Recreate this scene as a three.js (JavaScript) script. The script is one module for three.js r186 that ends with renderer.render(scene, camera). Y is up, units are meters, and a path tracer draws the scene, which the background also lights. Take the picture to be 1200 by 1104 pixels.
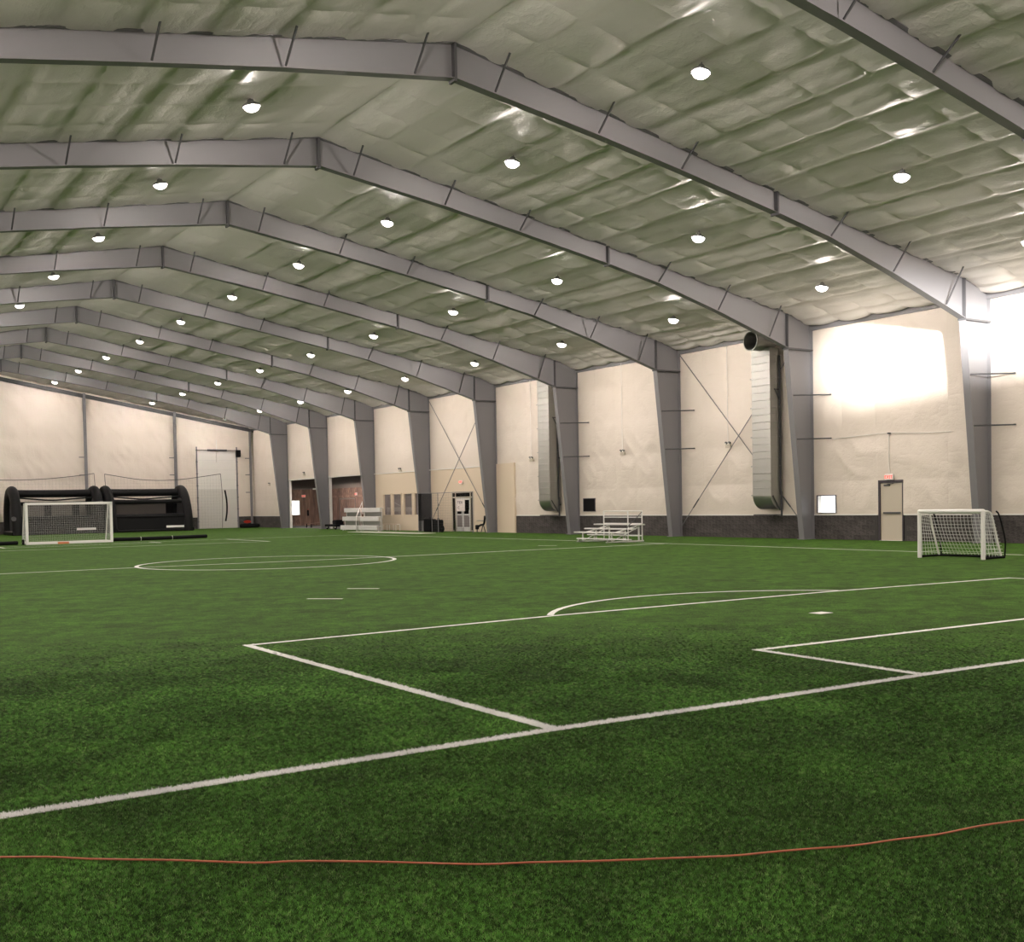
import * as THREE from 'three';
import { mergeGeometries } from 'three/addons/utils/BufferGeometryUtils.js';
import { RoundedBoxGeometry } from 'three/addons/geometries/RoundedBoxGeometry.js';
import { TextGeometry } from 'three/addons/geometries/TextGeometry.js';
import { FontLoader } from 'three/addons/loaders/FontLoader.js';

// ---------------------------------------------------------------- camera, sky, sun, exposure
const scene = new THREE.Scene();
const FOCAL = 1294.62, CY = 631.58;                       // pixels of the 1200 x 1104 frame
const camera = new THREE.PerspectiveCamera(2 * Math.atan(CY / FOCAL) * 180 / Math.PI, 1200 / (2 * CY), 0.1, 400);
camera.setViewOffset(1200, 2 * CY, 0, 0, 1200, 1104);
{
  const yaw = -0.58872, pitch = -0.03254, roll = -0.01907;
  const fw = new THREE.Vector3(-Math.sin(yaw), 0, -Math.cos(yaw)), rg = new THREE.Vector3(Math.cos(yaw), 0, -Math.sin(yaw)), up = new THREE.Vector3(0, 1, 0);
  const f2 = fw.clone().multiplyScalar(Math.cos(pitch)).addScaledVector(up, Math.sin(pitch));
  const u2 = up.clone().multiplyScalar(Math.cos(pitch)).addScaledVector(fw, -Math.sin(pitch));
  const r3 = rg.clone().multiplyScalar(Math.cos(roll)).addScaledVector(u2, Math.sin(roll));
  const u3 = u2.clone().multiplyScalar(Math.cos(roll)).addScaledVector(rg, -Math.sin(roll));
  const m = new THREE.Matrix4().makeBasis(r3, u3, f2.clone().negate());
  camera.quaternion.setFromRotationMatrix(m); camera.position.set(0, 1.666, 0);
}
scene.background = new THREE.Color(1, 1, 1); scene.backgroundIntensity = 3.0;   // white overcast daylight outside
const sun = new THREE.DirectionalLight(new THREE.Color(1, 0.97, 0.93), 36);     // low sun through the gable window behind the camera
sun.target.position.set(34.45, 6.4, -25.0); sun.position.set(6.0 - 0.6 * 28.45, 8.4 + 0.6 * 2.0, 8.45 + 0.6 * 33.45);
sun.shadow.radius = 6; sun.castShadow = true; sun.shadow.mapSize.set(4096, 4096);
Object.assign(sun.shadow.camera, { left: -40, right: 40, top: 20, bottom: -20, near: 1, far: 140 });
scene.add(sun, sun.target);
const LAMP_CD = 36, LAMP_COLOR = new THREE.Color(1, 0.89, 0.82);
const renderer = new THREE.WebGLRenderer({ antialias: true });
renderer.toneMapping = THREE.LinearToneMapping; renderer.toneMappingExposure = 0.98; renderer.shadowMap.enabled = true;

// ---------------------------------------------------------------- helpers
const V = (x, y, z) => new THREE.Vector3(x, y, z);
let seed = 7;
function rnd() { seed |= 0; seed = seed + 0x6D2B79F5 | 0; let t = Math.imul(seed ^ seed >>> 15, 1 | seed); t = t + Math.imul(t ^ t >>> 7, 61 | t) ^ t; return ((t ^ t >>> 14) >>> 0) / 4294967296; }
function hash(x, y, k = 0) { let h = Math.imul(x | 0, 374761393) + Math.imul(y | 0, 668265263) + Math.imul(k | 0, 974711); h = Math.imul(h ^ h >>> 13, 1274126177); return ((h ^ h >>> 16) >>> 0) / 4294967296; }
function noise(x, y, k = 0, per = 0) {
  const xi = Math.floor(x), yi = Math.floor(y), fx = x - xi, fy = y - yi, u = fx * fx * (3 - 2 * fx), v = fy * fy * (3 - 2 * fy);
  const w = a => per ? ((a % per) + per) % per : a;
  const a = hash(w(xi), w(yi), k), b = hash(w(xi + 1), w(yi), k), c = hash(w(xi), w(yi + 1), k), d = hash(w(xi + 1), w(yi + 1), k);
  return a + (b - a) * u + (c - a) * v + (a - b - c + d) * u * v;
}
const fbm = (x, y, k = 0) => 0.55 * noise(x, y, k) + 0.28 * noise(x * 2.1, y * 2.1, k + 1) + 0.17 * noise(x * 4.3, y * 4.3, k + 2);
const sstep = (a, b, x) => { const t = Math.min(1, Math.max(0, (x - a) / (b - a))); return t * t * (3 - 2 * t); };
const taken = {};
function numbered(n) { const k = taken[n] = (taken[n] ?? -1) + 1; return k ? `${n}_${String(k).padStart(3, '0')}` : n; }
function tag(o, label, category, group, kind) { o.userData = { ...o.userData, label }; if (category) o.userData.category = category; if (group) o.userData.group = group; if (kind) o.userData.kind = kind; return o; }
function thing(name, label, category, pos = [0, 0, 0], turn = 0, group) { const o = new THREE.Group(); o.name = numbered(name); scene.add(o); o.position.set(...pos); o.rotation.y = turn; return tag(o, label, category, group); }
function structure(name, label, category = 'wall') { const o = new THREE.Group(); o.name = name; scene.add(o); return tag(o, label, category, null, 'structure'); }
function merged(list) {
  return list.length === 1 ? list[0] : mergeGeometries(list.map(g => { const q = g.index ? g.toNonIndexed() : g; if (!q.attributes.normal) q.computeVertexNormals(); for (const k of Object.keys(q.attributes)) if (!['position', 'normal', 'uv'].includes(k)) q.deleteAttribute(k); if (!q.attributes.uv) q.setAttribute('uv', new THREE.BufferAttribute(new Float32Array(q.attributes.position.count * 2), 2)); return q; }));
}
function part(name, geo, mat, parent, label) { const m = new THREE.Mesh(Array.isArray(geo) ? merged(geo) : geo, mat); m.name = name; parent.add(m); if (label) m.userData.label = label; return m; }
const box = (w, h, d, x = 0, y = 0, z = 0) => new THREE.BoxGeometry(w, h, d).translate(x, y, z);
const span = (x0, x1, y0, y1, z0, z1) => box(x1 - x0, y1 - y0, z1 - z0, (x0 + x1) / 2, (y0 + y1) / 2, (z0 + z1) / 2);
const rbox = (w, h, d, r, x = 0, y = 0, z = 0) => new RoundedBoxGeometry(w, h, d, 2, r).translate(x, y, z);
const cyl = (r, h, x = 0, y = 0, z = 0, n = 12, r2 = r) => new THREE.CylinderGeometry(r2, r, h, n).translate(x, y, z);
function rod(a, b, r, n = 6) { const d = b.clone().sub(a), g = new THREE.CylinderGeometry(r, r, d.length(), n); g.applyQuaternion(new THREE.Quaternion().setFromUnitVectors(V(0, 1, 0), d.clone().normalize())); return g.translate((a.x + b.x) / 2, (a.y + b.y) / 2, (a.z + b.z) / 2); }
function plate(a, b, wide, thick, across = V(0, 0, 1)) {          // flat bar from a to b; `across` is the direction of its width
  const d = b.clone().sub(a), L = d.length(); d.normalize(); const c = across.clone(), n = new THREE.Vector3().crossVectors(c, d).normalize();
  const g = new THREE.BoxGeometry(wide, L, thick); g.applyMatrix4(new THREE.Matrix4().makeBasis(c, d, n)); return g.translate((a.x + b.x) / 2, (a.y + b.y) / 2, (a.z + b.z) / 2);
}
function poly(pts, thick, z = 0) { const g = new THREE.ExtrudeGeometry(new THREE.Shape(pts.map(p => new THREE.Vector2(p[0], p[1]))), { depth: thick, bevelEnabled: false }); return g.translate(0, 0, z - thick / 2); }
function tube(pts, r, n = 6, seg, closed = false) { return new THREE.TubeGeometry(new THREE.CatmullRomCurve3(pts, closed, 'catmullrom', 0.5), seg ?? pts.length * 4, r, n, closed); }
function grid(us, vs, fn, hole, uvs = 1) {                          // surface over the given coordinates; hole(u,v) leaves cells out
  const P = [], U = [], I = [], nv = vs.length;
  for (const u of us) for (const v of vs) { const p = fn(u, v); P.push(p[0], p[1], p[2]); U.push((p[3] ?? u) * uvs, (p[4] ?? v) * uvs); }
  for (let i = 0; i + 1 < us.length; i++) for (let j = 0; j + 1 < nv; j++) {
    if (hole && hole((us[i] + us[i + 1]) / 2, (vs[j] + vs[j + 1]) / 2)) continue;
    const a = i * nv + j, b = a + nv; I.push(a, b, a + 1, b, b + 1, a + 1);
  }
  const g = new THREE.BufferGeometry(); g.setAttribute('position', new THREE.Float32BufferAttribute(P, 3)); g.setAttribute('uv', new THREE.Float32BufferAttribute(U, 2)); g.setIndex(I); g.computeVertexNormals(); return g;
}
function cuts(a, b, step, extra = []) { const n = Math.max(1, Math.round((b - a) / step)), s = new Set(); for (let i = 0; i <= n; i++) s.add(+(a + (b - a) * i / n).toFixed(4)); for (const e of extra) if (e > a && e < b) s.add(+e.toFixed(4)); return [...s].sort((p, q) => p - q); }

// ---------------------------------------------------------------- textures and materials
function dataTex(n, fn, srgb, rx = 1, ry = 1) {
  const d = new Uint8Array(n * n * 4);
  for (let y = 0; y < n; y++) for (let x = 0; x < n; x++) { const c = fn(x, y), o = (y * n + x) * 4; d[o] = c[0] * 255; d[o + 1] = c[1] * 255; d[o + 2] = c[2] * 255; d[o + 3] = 255; }
  const t = new THREE.DataTexture(d, n, n); t.wrapS = t.wrapT = THREE.RepeatWrapping; t.magFilter = THREE.LinearFilter; t.minFilter = THREE.LinearMipmapLinearFilter; t.generateMipmaps = true; if (srgb) t.colorSpace = THREE.SRGBColorSpace; t.repeat.set(rx, ry); t.needsUpdate = true; return t;
}
const cl = x => Math.min(1, Math.max(0, x));
const vinylBump = dataTex(512, (x, y) => {                           // crumpled film: ridged noise at three sizes, one tile = 2 m
  const r = (s, k) => 1 - Math.abs(2 * noise(x / 512 * s, y / 512 * s, k, s) - 1);
  const v = cl(0.5 * r(6, 11) ** 3 + 0.3 * r(15, 12) ** 3 + 0.2 * r(40, 13) ** 2); return [v, v, v];
}, false, 0.5, 0.5);
const turfMap = dataTex(1024, (x, y) => {                            // blade-sized streaks of green, one tile = 3 m
  const a = noise(x / 2.2, y / 2.2, 21), b = noise(x / 6, y / 4, 22, 0), c = noise(x / 1024 * 24, y / 1024 * 24, 23, 24), d = noise(x / 1024 * 9, y / 1024 * 9, 24, 9);
  const v = 0.34 + 0.75 * a * a + 0.3 * (b - 0.5) + 0.3 * (c - 0.5) + 0.22 * (d - 0.5), y2 = a > 0.83 ? 0.12 : 0;
  return [cl(0.285 * v + y2 * 0.7), cl(0.485 * v + y2), cl(0.125 * v + y2 * 0.35)];
}, true, 1 / 3, 1 / 3);
const blockMap = dataTex(256, (x, y) => { const v = 0.8 + 0.25 * (noise(x / 3, y / 3, 31) - 0.5) + 0.3 * (noise(x / 256 * 8, y / 256 * 8, 32, 8) - 0.5); return [cl(v), cl(v), cl(v)]; }, true, 1, 1);
const plyMap = dataTex(256, (x, y) => { const v = 0.78 + 0.3 * (noise(x / 4, y / 30, 41) - 0.5) + 0.25 * (noise(x / 256 * 6, y / 256 * 3, 42, 6) - 0.5); return [cl(v), cl(v), cl(v)]; }, true, 1, 1);
const S = (o) => new THREE.MeshStandardMaterial(o), lin = (r, g, b) => new THREE.Color().setRGB(r, g, b);
const M = {
  liner: S({ color: lin(0.69, 0.615, 0.54), roughness: 0.45, bumpMap: vinylBump, bumpScale: 0.009 }),
  ceil: S({ color: lin(0.70, 0.665, 0.635), roughness: 0.5, bumpMap: vinylBump, bumpScale: 0.009 }),
  sheath: S({ color: lin(0.5, 0.5, 0.5), roughness: 0.7 }),
  steel: S({ color: lin(0.178, 0.174, 0.183), roughness: 0.5 }),
  steelDark: S({ color: lin(0.06, 0.06, 0.064), roughness: 0.55 }),
  block: [0.9, 1, 1.12, 0.8].map(k => S({ color: lin(0.105 * k, 0.092 * k, 0.088 * k), roughness: 0.9, map: blockMap })),
  mortar: S({ color: lin(0.05, 0.046, 0.044), roughness: 0.95 }),
  trim: S({ color: lin(0.72, 0.70, 0.66), roughness: 0.5 }),
  white: S({ color: lin(0.82, 0.81, 0.78), roughness: 0.4 }),
  net: S({ color: lin(0.8, 0.8, 0.78), roughness: 0.7 }),
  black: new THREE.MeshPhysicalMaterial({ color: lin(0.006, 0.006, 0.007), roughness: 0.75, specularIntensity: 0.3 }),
  blackVinyl: new THREE.MeshPhysicalMaterial({ color: lin(0.006, 0.006, 0.007), roughness: 0.5, specularIntensity: 0.35 }),
  galv: S({ color: lin(0.4, 0.4, 0.375), roughness: 0.32, metalness: 0.85 }),
  alu: S({ color: lin(0.78, 0.77, 0.75), roughness: 0.4, metalness: 0.25 }),
  beige: S({ color: lin(0.66, 0.55, 0.42), roughness: 0.6 }),
  tan: S({ color: lin(0.52, 0.46, 0.37), roughness: 0.45 }),
  bronze: S({ color: lin(0.05, 0.04, 0.05), roughness: 0.4 }),
  glass: new THREE.MeshPhysicalMaterial({ color: lin(1, 1, 1), roughness: 0.02, transmission: 1, thickness: 0, ior: 1.5 }),
  smoke: new THREE.MeshPhysicalMaterial({ color: lin(0.35, 0.34, 0.36), roughness: 0.03, transmission: 1, thickness: 0, ior: 1.5 }),
  blind: S({ color: lin(0.22, 0.19, 0.185), roughness: 0.6 }),
  ply: [1, 0.86, 1.1].map(k => S({ color: lin(0.38 * k, 0.235 * k, 0.175 * k), roughness: 0.75, map: plyMap })),
  dark: S({ color: lin(0.2, 0.17, 0.15), roughness: 0.8 }),
  line: S({ color: lin(0.84, 0.85, 0.80), roughness: 0.9 }),
  lens: S({ color: lin(0.9, 0.9, 0.88), roughness: 0.4, emissive: LAMP_COLOR, emissiveIntensity: 12 }),
  housing: S({ color: lin(0.25, 0.25, 0.26), roughness: 0.45 }),
  red: S({ color: lin(0.6, 0.03, 0.02), roughness: 0.5 }),
  exitRed: S({ color: lin(0.6, 0.05, 0.04), roughness: 0.5, emissive: lin(1, 0.09, 0.06), emissiveIntensity: 1.6 }),
  orange: S({ color: lin(0.42, 0.12, 0.06), roughness: 0.45 }),
  orangePrint: S({ color: lin(0.62, 0.2, 0.09), roughness: 0.6 }),
};
M.turf = new THREE.MeshPhysicalMaterial({ color: lin(1, 1, 1), roughness: 0.95, specularIntensity: 0.2, map: turfMap, vertexColors: true, sheen: 0.55, sheenRoughness: 0.6, sheenColor: lin(0.22, 0.4, 0.08) });
M.blade = new THREE.MeshPhysicalMaterial({ color: lin(1, 1, 1), roughness: 0.8, specularIntensity: 0.25 });

// ---------------------------------------------------------------- the hall's measures
const W = 34.453, RX = 13.474, XL = 2 * RX - W, HR = 12.395, HE = 8.665, SL = (HR - HE) / (W - RX), D = 7.6817, Z0 = -22.279;
const zf = i => Z0 - i * D, ZF = zf(9), ZN = zf(-4), WAINS = 0.955;
const roofY = x => HR - SL * Math.abs(x - RX);

// ---------------------------------------------------------------- floor: turf, field lines, blades
const fieldLines = [];                                               // {name, pts:[[x,z]...], w}
const arcPts = (cx, cz, r, a0, a1, n) => Array.from({ length: n + 1 }, (_, i) => { const a = a0 + (a1 - a0) * i / n; return [cx + r * Math.cos(a), cz + r * Math.sin(a)]; });
const GLZ = -57.9;
fieldLines.push(
  { n: 'goal_line', l: 'wide white goal line nearest the orange cord', p: [[-6, -6.62], [0.97, -6.55], [2.43, -6.54], [4.70, -6.52], [6.41, -6.43], [8.8, -6.37], [10.26, -6.29], [20, -6.0], [27.6, -5.8]], w: 0.1 },
  { n: 'penalty_box_line', p: [[4.70, -6.52], [4.70, -8.6], [4.71, -10.7], [4.72, -12.89], [9.65, -13.10], [15.36, -13.02], [20.2, -12.63], [20.05, -6.02]], w: 0.1 },
  { n: 'goal_box_line', p: [[8.8, -6.37], [8.92, -8.55], [13.68, -8.36], [16.05, -8.26], [15.95, -6.15]], w: 0.1 },
  { n: 'penalty_arc', p: arcPts(12.5, -10.8, 3.87, Math.PI + 0.66, 2 * Math.PI - 0.62, 22), w: 0.1 },
  { n: 'penalty_spot', p: [[12.3, -10.69], [12.58, -10.69]], w: 0.22 },
  { n: 'centre_circle', p: arcPts(12.5, -32.1, 3.82, 0, Math.PI * 2, 64), w: 0.12 },
  { n: 'halfway_line', p: [[-3.2, -32.8], [8.8, -32.5], [12.5, -32.05], [16.6, -31.8], [21.3, -31.85], [28.1, -31.7]], w: 0.12 },
  { n: 'touchline', p: [[27.6, -5.8], [27.86, -17.2], [27.94, -22.7], [28.12, -26.5], [28.25, -31.6], [28.3, -37.3], [28.2, -46.3], [28.2, GLZ]], w: 0.1 },
  { n: 'touchline', p: [[-3.4, -6.6], [-3.2, GLZ]], w: 0.1 },
  { n: 'goal_line', p: [[-3.2, GLZ], [28.2, GLZ]], w: 0.1 },
  { n: 'penalty_box_line', p: [[4.7, GLZ], [4.7, -51.9], [20.2, -51.7], [20.2, GLZ]], w: 0.12 },
  { n: 'goal_box_line', p: [[8.9, GLZ], [8.9, -55.9], [16.1, -55.8], [16.1, GLZ]], w: 0.12 },
  { n: 'field_mark', p: [[7.94, -18.57], [8.41, -18.08]], w: 0.1 },
  { n: 'field_mark', p: [[9.52, -20.24], [9.98, -19.75]], w: 0.1 },
  { n: 'field_mark', p: [[24.3, -34.6], [24.75, -34.0]], w: 0.12 },
);
const gxs = cuts(XL - 0.2, W + 0.3, 0.5), gzs = cuts(ZF - 0.3, ZN + 0.3, 0.5);
const floorGeo = grid(gzs, gxs, (z, x) => [x, 0, z]);
{
  const c = [], p = floorGeo.attributes.position;
  for (let i = 0; i < p.count; i++) { const v = 0.78 + 0.44 * fbm(p.getX(i) * 0.45 + 3, p.getZ(i) * 0.45, 51); c.push(v, v, v * 0.98); }
  floorGeo.setAttribute('color', new THREE.Float32BufferAttribute(c, 3));
}
const floor = new THREE.Mesh(floorGeo, M.turf); floor.name = 'floor'; scene.add(floor);
tag(floor, 'green artificial turf floor with white field markings', 'floor', null, 'structure');
part('floor_slab', span(XL - 0.3, 41.2, -0.25, -0.012, ZF - 0.4, ZN + 0.4), M.mortar, floor);
function ribbon(pts, w, y) {
  const P = [], I = [], U = []; let len = 0;
  pts.forEach((p, i) => {
    const a = pts[Math.max(0, i - 1)], b = pts[Math.min(pts.length - 1, i + 1)];
    let d1 = [p[0] - a[0], p[1] - a[1]], d2 = [b[0] - p[0], b[1] - p[1]]; const n = d => { const l = Math.hypot(...d) || 1; return [d[0] / l, d[1] / l]; };
    d1 = i ? n(d1) : n(d2); d2 = i < pts.length - 1 ? n(d2) : d1; let t = n([d1[0] + d2[0], d1[1] + d2[1]]); const k = 1 / Math.max(0.35, t[0] * d2[0] + t[1] * d2[1]);
    if (i) len += Math.hypot(p[0] - a[0], p[1] - a[1]);
    P.push(p[0] - t[1] * w / 2 * k, y, p[1] + t[0] * w / 2 * k, p[0] + t[1] * w / 2 * k, y, p[1] - t[0] * w / 2 * k); U.push(0, len, w, len);
    if (i < pts.length - 1) I.push(2 * i, 2 * i + 1, 2 * i + 2, 2 * i + 1, 2 * i + 3, 2 * i + 2);
  });
  const g = new THREE.BufferGeometry(); g.setAttribute('position', new THREE.Float32BufferAttribute(P, 3)); g.setAttribute('uv', new THREE.Float32BufferAttribute(U, 2)); g.setIndex(I); g.computeVertexNormals(); return g;
}
const bladeLabel = 'white inlaid turf marking';
fieldLines.forEach((f, i) => part(f.n, ribbon(f.p, f.w, 0.004 + i * 0.0007), M.line, floor, f.l ?? bladeLabel));
{
  // a tuft of seven bent blades, planted where the camera is close enough to tell blades apart
  const P = [], I = [], N = [];
  for (let k = 0; k < 7; k++) {
    const a = k * 2.4 + rnd(), lean = 0.6 + 0.8 * rnd(), L = 0.014 + 0.009 * rnd(), w = 0.0013, r = 0.009 * rnd(), bx = Math.cos(a + 2) * r, bz = Math.sin(a + 2) * r, dx = Math.cos(a), dz = Math.sin(a);
    const mid = [bx + dx * L * 0.5 * Math.sin(lean * 0.75), L * 0.5 * Math.cos(lean * 0.75), bz + dz * L * 0.5 * Math.sin(lean * 0.75)], tip = [mid[0] + dx * L * 0.6 * Math.sin(lean), mid[1] + L * 0.5 * Math.cos(lean), mid[2] + dz * L * 0.6 * Math.sin(lean)];
    for (const f of [1, -1]) {                                        // an upper and an under face, each with its own side outward
      const ox = -dx * f * 0.00025, oz = -dz * f * 0.00025, o = P.length / 3;
      P.push(bx - dz * w + ox, 0, bz + dx * w + oz, bx + dz * w + ox, 0, bz - dx * w + oz, mid[0] - dz * w + ox, mid[1], mid[2] + dx * w + oz, mid[0] + dz * w + ox, mid[1], mid[2] - dx * w + oz, tip[0], tip[1], tip[2]);
      for (let j = 0; j < 5; j++) N.push(dx * -0.35 * f, 0.85, dz * -0.35 * f);
      if (f < 0) I.push(o, o + 1, o + 2, o + 1, o + 3, o + 2, o + 2, o + 3, o + 4); else I.push(o, o + 2, o + 1, o + 1, o + 2, o + 3, o + 2, o + 4, o + 3);
    }
  }
  const g = new THREE.BufferGeometry(); g.setAttribute('position', new THREE.Float32BufferAttribute(P, 3)); g.setAttribute('normal', new THREE.Float32BufferAttribute(N, 3)); g.setIndex(I);
  const segs = []; for (const f of fieldLines) for (let i = 0; i + 1 < f.p.length; i++) segs.push([...f.p[i], ...f.p[i + 1], f.w / 2]);
  const near = segs.filter(s => Math.min(Math.hypot(s[0], s[1]), Math.hypot(s[2], s[3])) < 24);
  const onLine = (x, z) => near.some(s => { const dx = s[2] - s[0], dz = s[3] - s[1], L = dx * dx + dz * dz, t = Math.min(1, Math.max(0, ((x - s[0]) * dx + (z - s[1]) * dz) / L)); return Math.hypot(x - s[0] - t * dx, z - s[1] - t * dz) < s[4] + 0.004; });
  const list = [];
  for (let r = 2.9; r < 15; ) {
    const rho = r < 6 ? 6500 : 6500 * (6 / r) ** 2.2 * (1 - 0.9 * sstep(9, 15, r)), st = 1 / Math.sqrt(rho), a0 = 0.02, a1 = 1.16;
    for (let a = a0; a < a1; a += st / r) {
      const rr = r + (rnd() - 0.5) * st * 1.2, aa = a + (rnd() - 0.5) * st * 1.2 / r; list.push([Math.sin(aa) * rr, -Math.cos(aa) * rr, rr]);
    }
    r += st;
  }
  const im = new THREE.InstancedMesh(g, M.blade, list.length), m = new THREE.Matrix4(), q = new THREE.Quaternion(), q2 = new THREE.Quaternion(), c = new THREE.Color(); im.name = 'turf_blades';
  list.forEach(([x, z, r], i) => {
    const white = onLine(x + (rnd() - 0.5) * 0.006, z + (rnd() - 0.5) * 0.006), nap = fbm(x * 1.3, z * 1.3, 61), grow = Math.min(1.7, 0.9 + Math.max(0, r - 5) * 0.09);
    q.setFromAxisAngle(V(0, 1, 0), rnd() * 6.28); q2.setFromAxisAngle(V(Math.cos(nap * 9), 0, Math.sin(nap * 9)), 0.28 * noise(x * 2.2, z * 2.2, 63)); q.premultiply(q2);
    m.compose(V(x, white ? 0.004 : 0, z), q, V(grow, (0.8 + 0.35 * rnd()) * (1 - 0.5 * sstep(7, 15, r)), grow)); im.setMatrixAt(i, m);
    if (white) { const v = 0.9 + 0.06 * rnd(); c.setRGB(v, v, v * 0.98); }
    else { const v = (0.15 + 1.6 * rnd() ** 1.5) * (0.4 + 1.2 * nap) * (0.75 + 0.5 * fbm(x * 4, z * 4, 66)), y = rnd() < 0.13 ? 0.3 + 0.9 * rnd() : 0; c.setRGB(0.057 * v + 0.11 * y, 0.148 * v + 0.14 * y, 0.022 * v + 0.055 * y); }
    im.setColorAt(i, c);
  });
  floor.add(im); tag(im, 'short green plastic grass blades', null, null, 'stuff');
}

// ---------------------------------------------------------------- ceiling: insulation strips under a roof deck
const ceiling = structure('ceiling', 'pitched ceiling of quilted white vinyl insulation strips', 'ceiling');
const RUN = W - RX, STRIP = D / 5, PUR = 1.45;
function sag(u, z, side) {
  const iu = Math.floor(u / PUR), t = u / PUR - iu, iz = Math.floor((z - ZF) / STRIP), s = (z - ZF) / STRIP - iz, e = u / RUN;
  const h = hash(iu, iz, side + 71), amp = 0.042 + 0.045 * e + 0.035 * h;
  const f = t < 0.12 ? 0 : t < 0.86 ? Math.sin((t - 0.12) / 0.74 * 1.9) ** 1.3 * 0.95 : (1 - sstep(0.86, 0.97, t)) * 0.93;
  let y = amp * f * (1 - 0.75 * Math.abs(2 * s - 1) ** 5);
  y += (0.012 + 0.022 * e) * Math.abs(Math.sin((t * 2.6 + h * 2 + 0.25 * noise(z * 0.8, iu, 72)) * Math.PI)) * (t > 0.12 ? 1 : 0);
  y += (0.008 + 0.02 * e) * noise(u * 2.3, z * 2.0, 73 + side) + (0.006 + 0.012 * e) * noise(u * 7, z * 5, 75 + side);
  y += 0.24 * sstep(RUN - 1.15, RUN - 0.35, u) * (0.7 + 0.3 * Math.sin(s * Math.PI)) * (1 - 0.5 * sstep(RUN - 0.25, RUN, u));
  return y;
}
for (let k = 0; k < 65; k++) {
  const z0 = ZF + k * STRIP, z1 = z0 + STRIP, mid = (z0 + z1) / 2;
  for (const side of [1, -1]) {
    const fine = side > 0 ? (mid > -40 && mid < -8 ? 0.075 : 0.13) : (mid > -50 && mid < -12 ? 0.13 : 0.26);
    part('insulation_strip', grid(cuts(0, RUN, fine), cuts(z0, z1, fine * 1.7), (u, z) => [RX + side * u, HR - SL * u - 0.03 - sag(u, z, side), z]), M.ceil, ceiling);
  }
}
for (const side of [1, -1]) part('roof_deck', poly([[RX, HR + 0.02], [RX + side * (RUN + 0.3), HE + 0.02 - SL * 0.3], [RX + side * (RUN + 0.3), HE + 0.2 - SL * 0.3], [RX, HR + 0.2]], ZN - ZF + 0.8, (ZN + ZF) / 2), M.sheath, ceiling);

// ---------------------------------------------------------------- walls
function linerBulge(a, y, k) {
  const girts = [0.955, 2.3, 3.95, 5.65, 7.3, 8.9, 10.6, 12.6]; let i = 0; while (i < 6 && y > girts[i + 1]) i++;
  const t = cl((y - girts[i]) / (girts[i + 1] - girts[i])), s = ((a - ZF) / STRIP) % 1;
  const diag = noise(a * 1.1 + y * 0.9, a * 0.5 - y * 0.6, k + 3);
  const df = Math.abs(((a - Z0) / D) - Math.round((a - Z0) / D)) * D, hold = k === 81 ? 0.3 + 0.7 * sstep(0.1, 0.6, df) : 1;
  return 0.012 + hold * (0.035 * Math.sin(t * Math.PI) * (0.5 + noise(a * 0.6, i * 3.3, k)) * (1 - 0.6 * Math.abs(2 * s - 1) ** 6) + 0.036 * (1 - Math.abs(2 * diag - 1)) ** 2.2 + 0.022 * noise(a * 3 + y, y * 2.2 - a, k + 5) * (1 - 0.3 * t));
}
const wallRight = structure('wall_right', 'long wall lined with white vinyl insulation above dark block base');
const HOLES = [[-26.78, -25.68, 0, 2.25], [-29.69, -28.73, 1.03, 1.74], [-44.87, -43.88, 1.16, 1.83], [zf(6) + 0.02, zf(4) - 0.02, 0, 3.78], [zf(8) + 0.02, zf(6) + 0.02, 0, 3.85]];
const inHole = (z, y) => HOLES.some(h => z > h[0] && z < h[1] && y > h[2] && y < h[3]);
for (let k = 0; k < 65; k++) {
  const z0 = ZF + k * STRIP, z1 = z0 + STRIP, fine = z0 > -60 && z0 < -12 ? 0.11 : 0.22;
  const he = HOLES.flatMap(h => [h[0], h[1]]), hy = HOLES.flatMap(h => [h[2], h[3]]);
  part('liner_panel', grid(cuts(WAINS, HE - 0.08, fine, hy), cuts(z0, z1, fine, he), (y, z) => [W - linerBulge(z, y, 81), y, z], (y, z) => inHole(z, y)), M.liner, wallRight);
}
{
  const sh = new THREE.Shape([[ZF - 0.3, -0.2], [ZN + 0.3, -0.2], [ZN + 0.3, HE + 0.1], [ZF - 0.3, HE + 0.1]].map(p => new THREE.Vector2(-p[0], p[1])));
  for (const [a, b, c, d] of HOLES) { const y0 = c === 0 ? -0.1 : c; sh.holes.push(new THREE.Path([[a, y0], [b, y0], [b, d], [a, d]].map(p => new THREE.Vector2(-p[0], p[1])))); }
  const g = new THREE.ExtrudeGeometry(sh, { depth: 0.15, bevelEnabled: false }); g.rotateY(Math.PI / 2); g.translate(W + 0.015, 0, 0); part('sheathing', g, M.sheath, wallRight);
}
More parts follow.
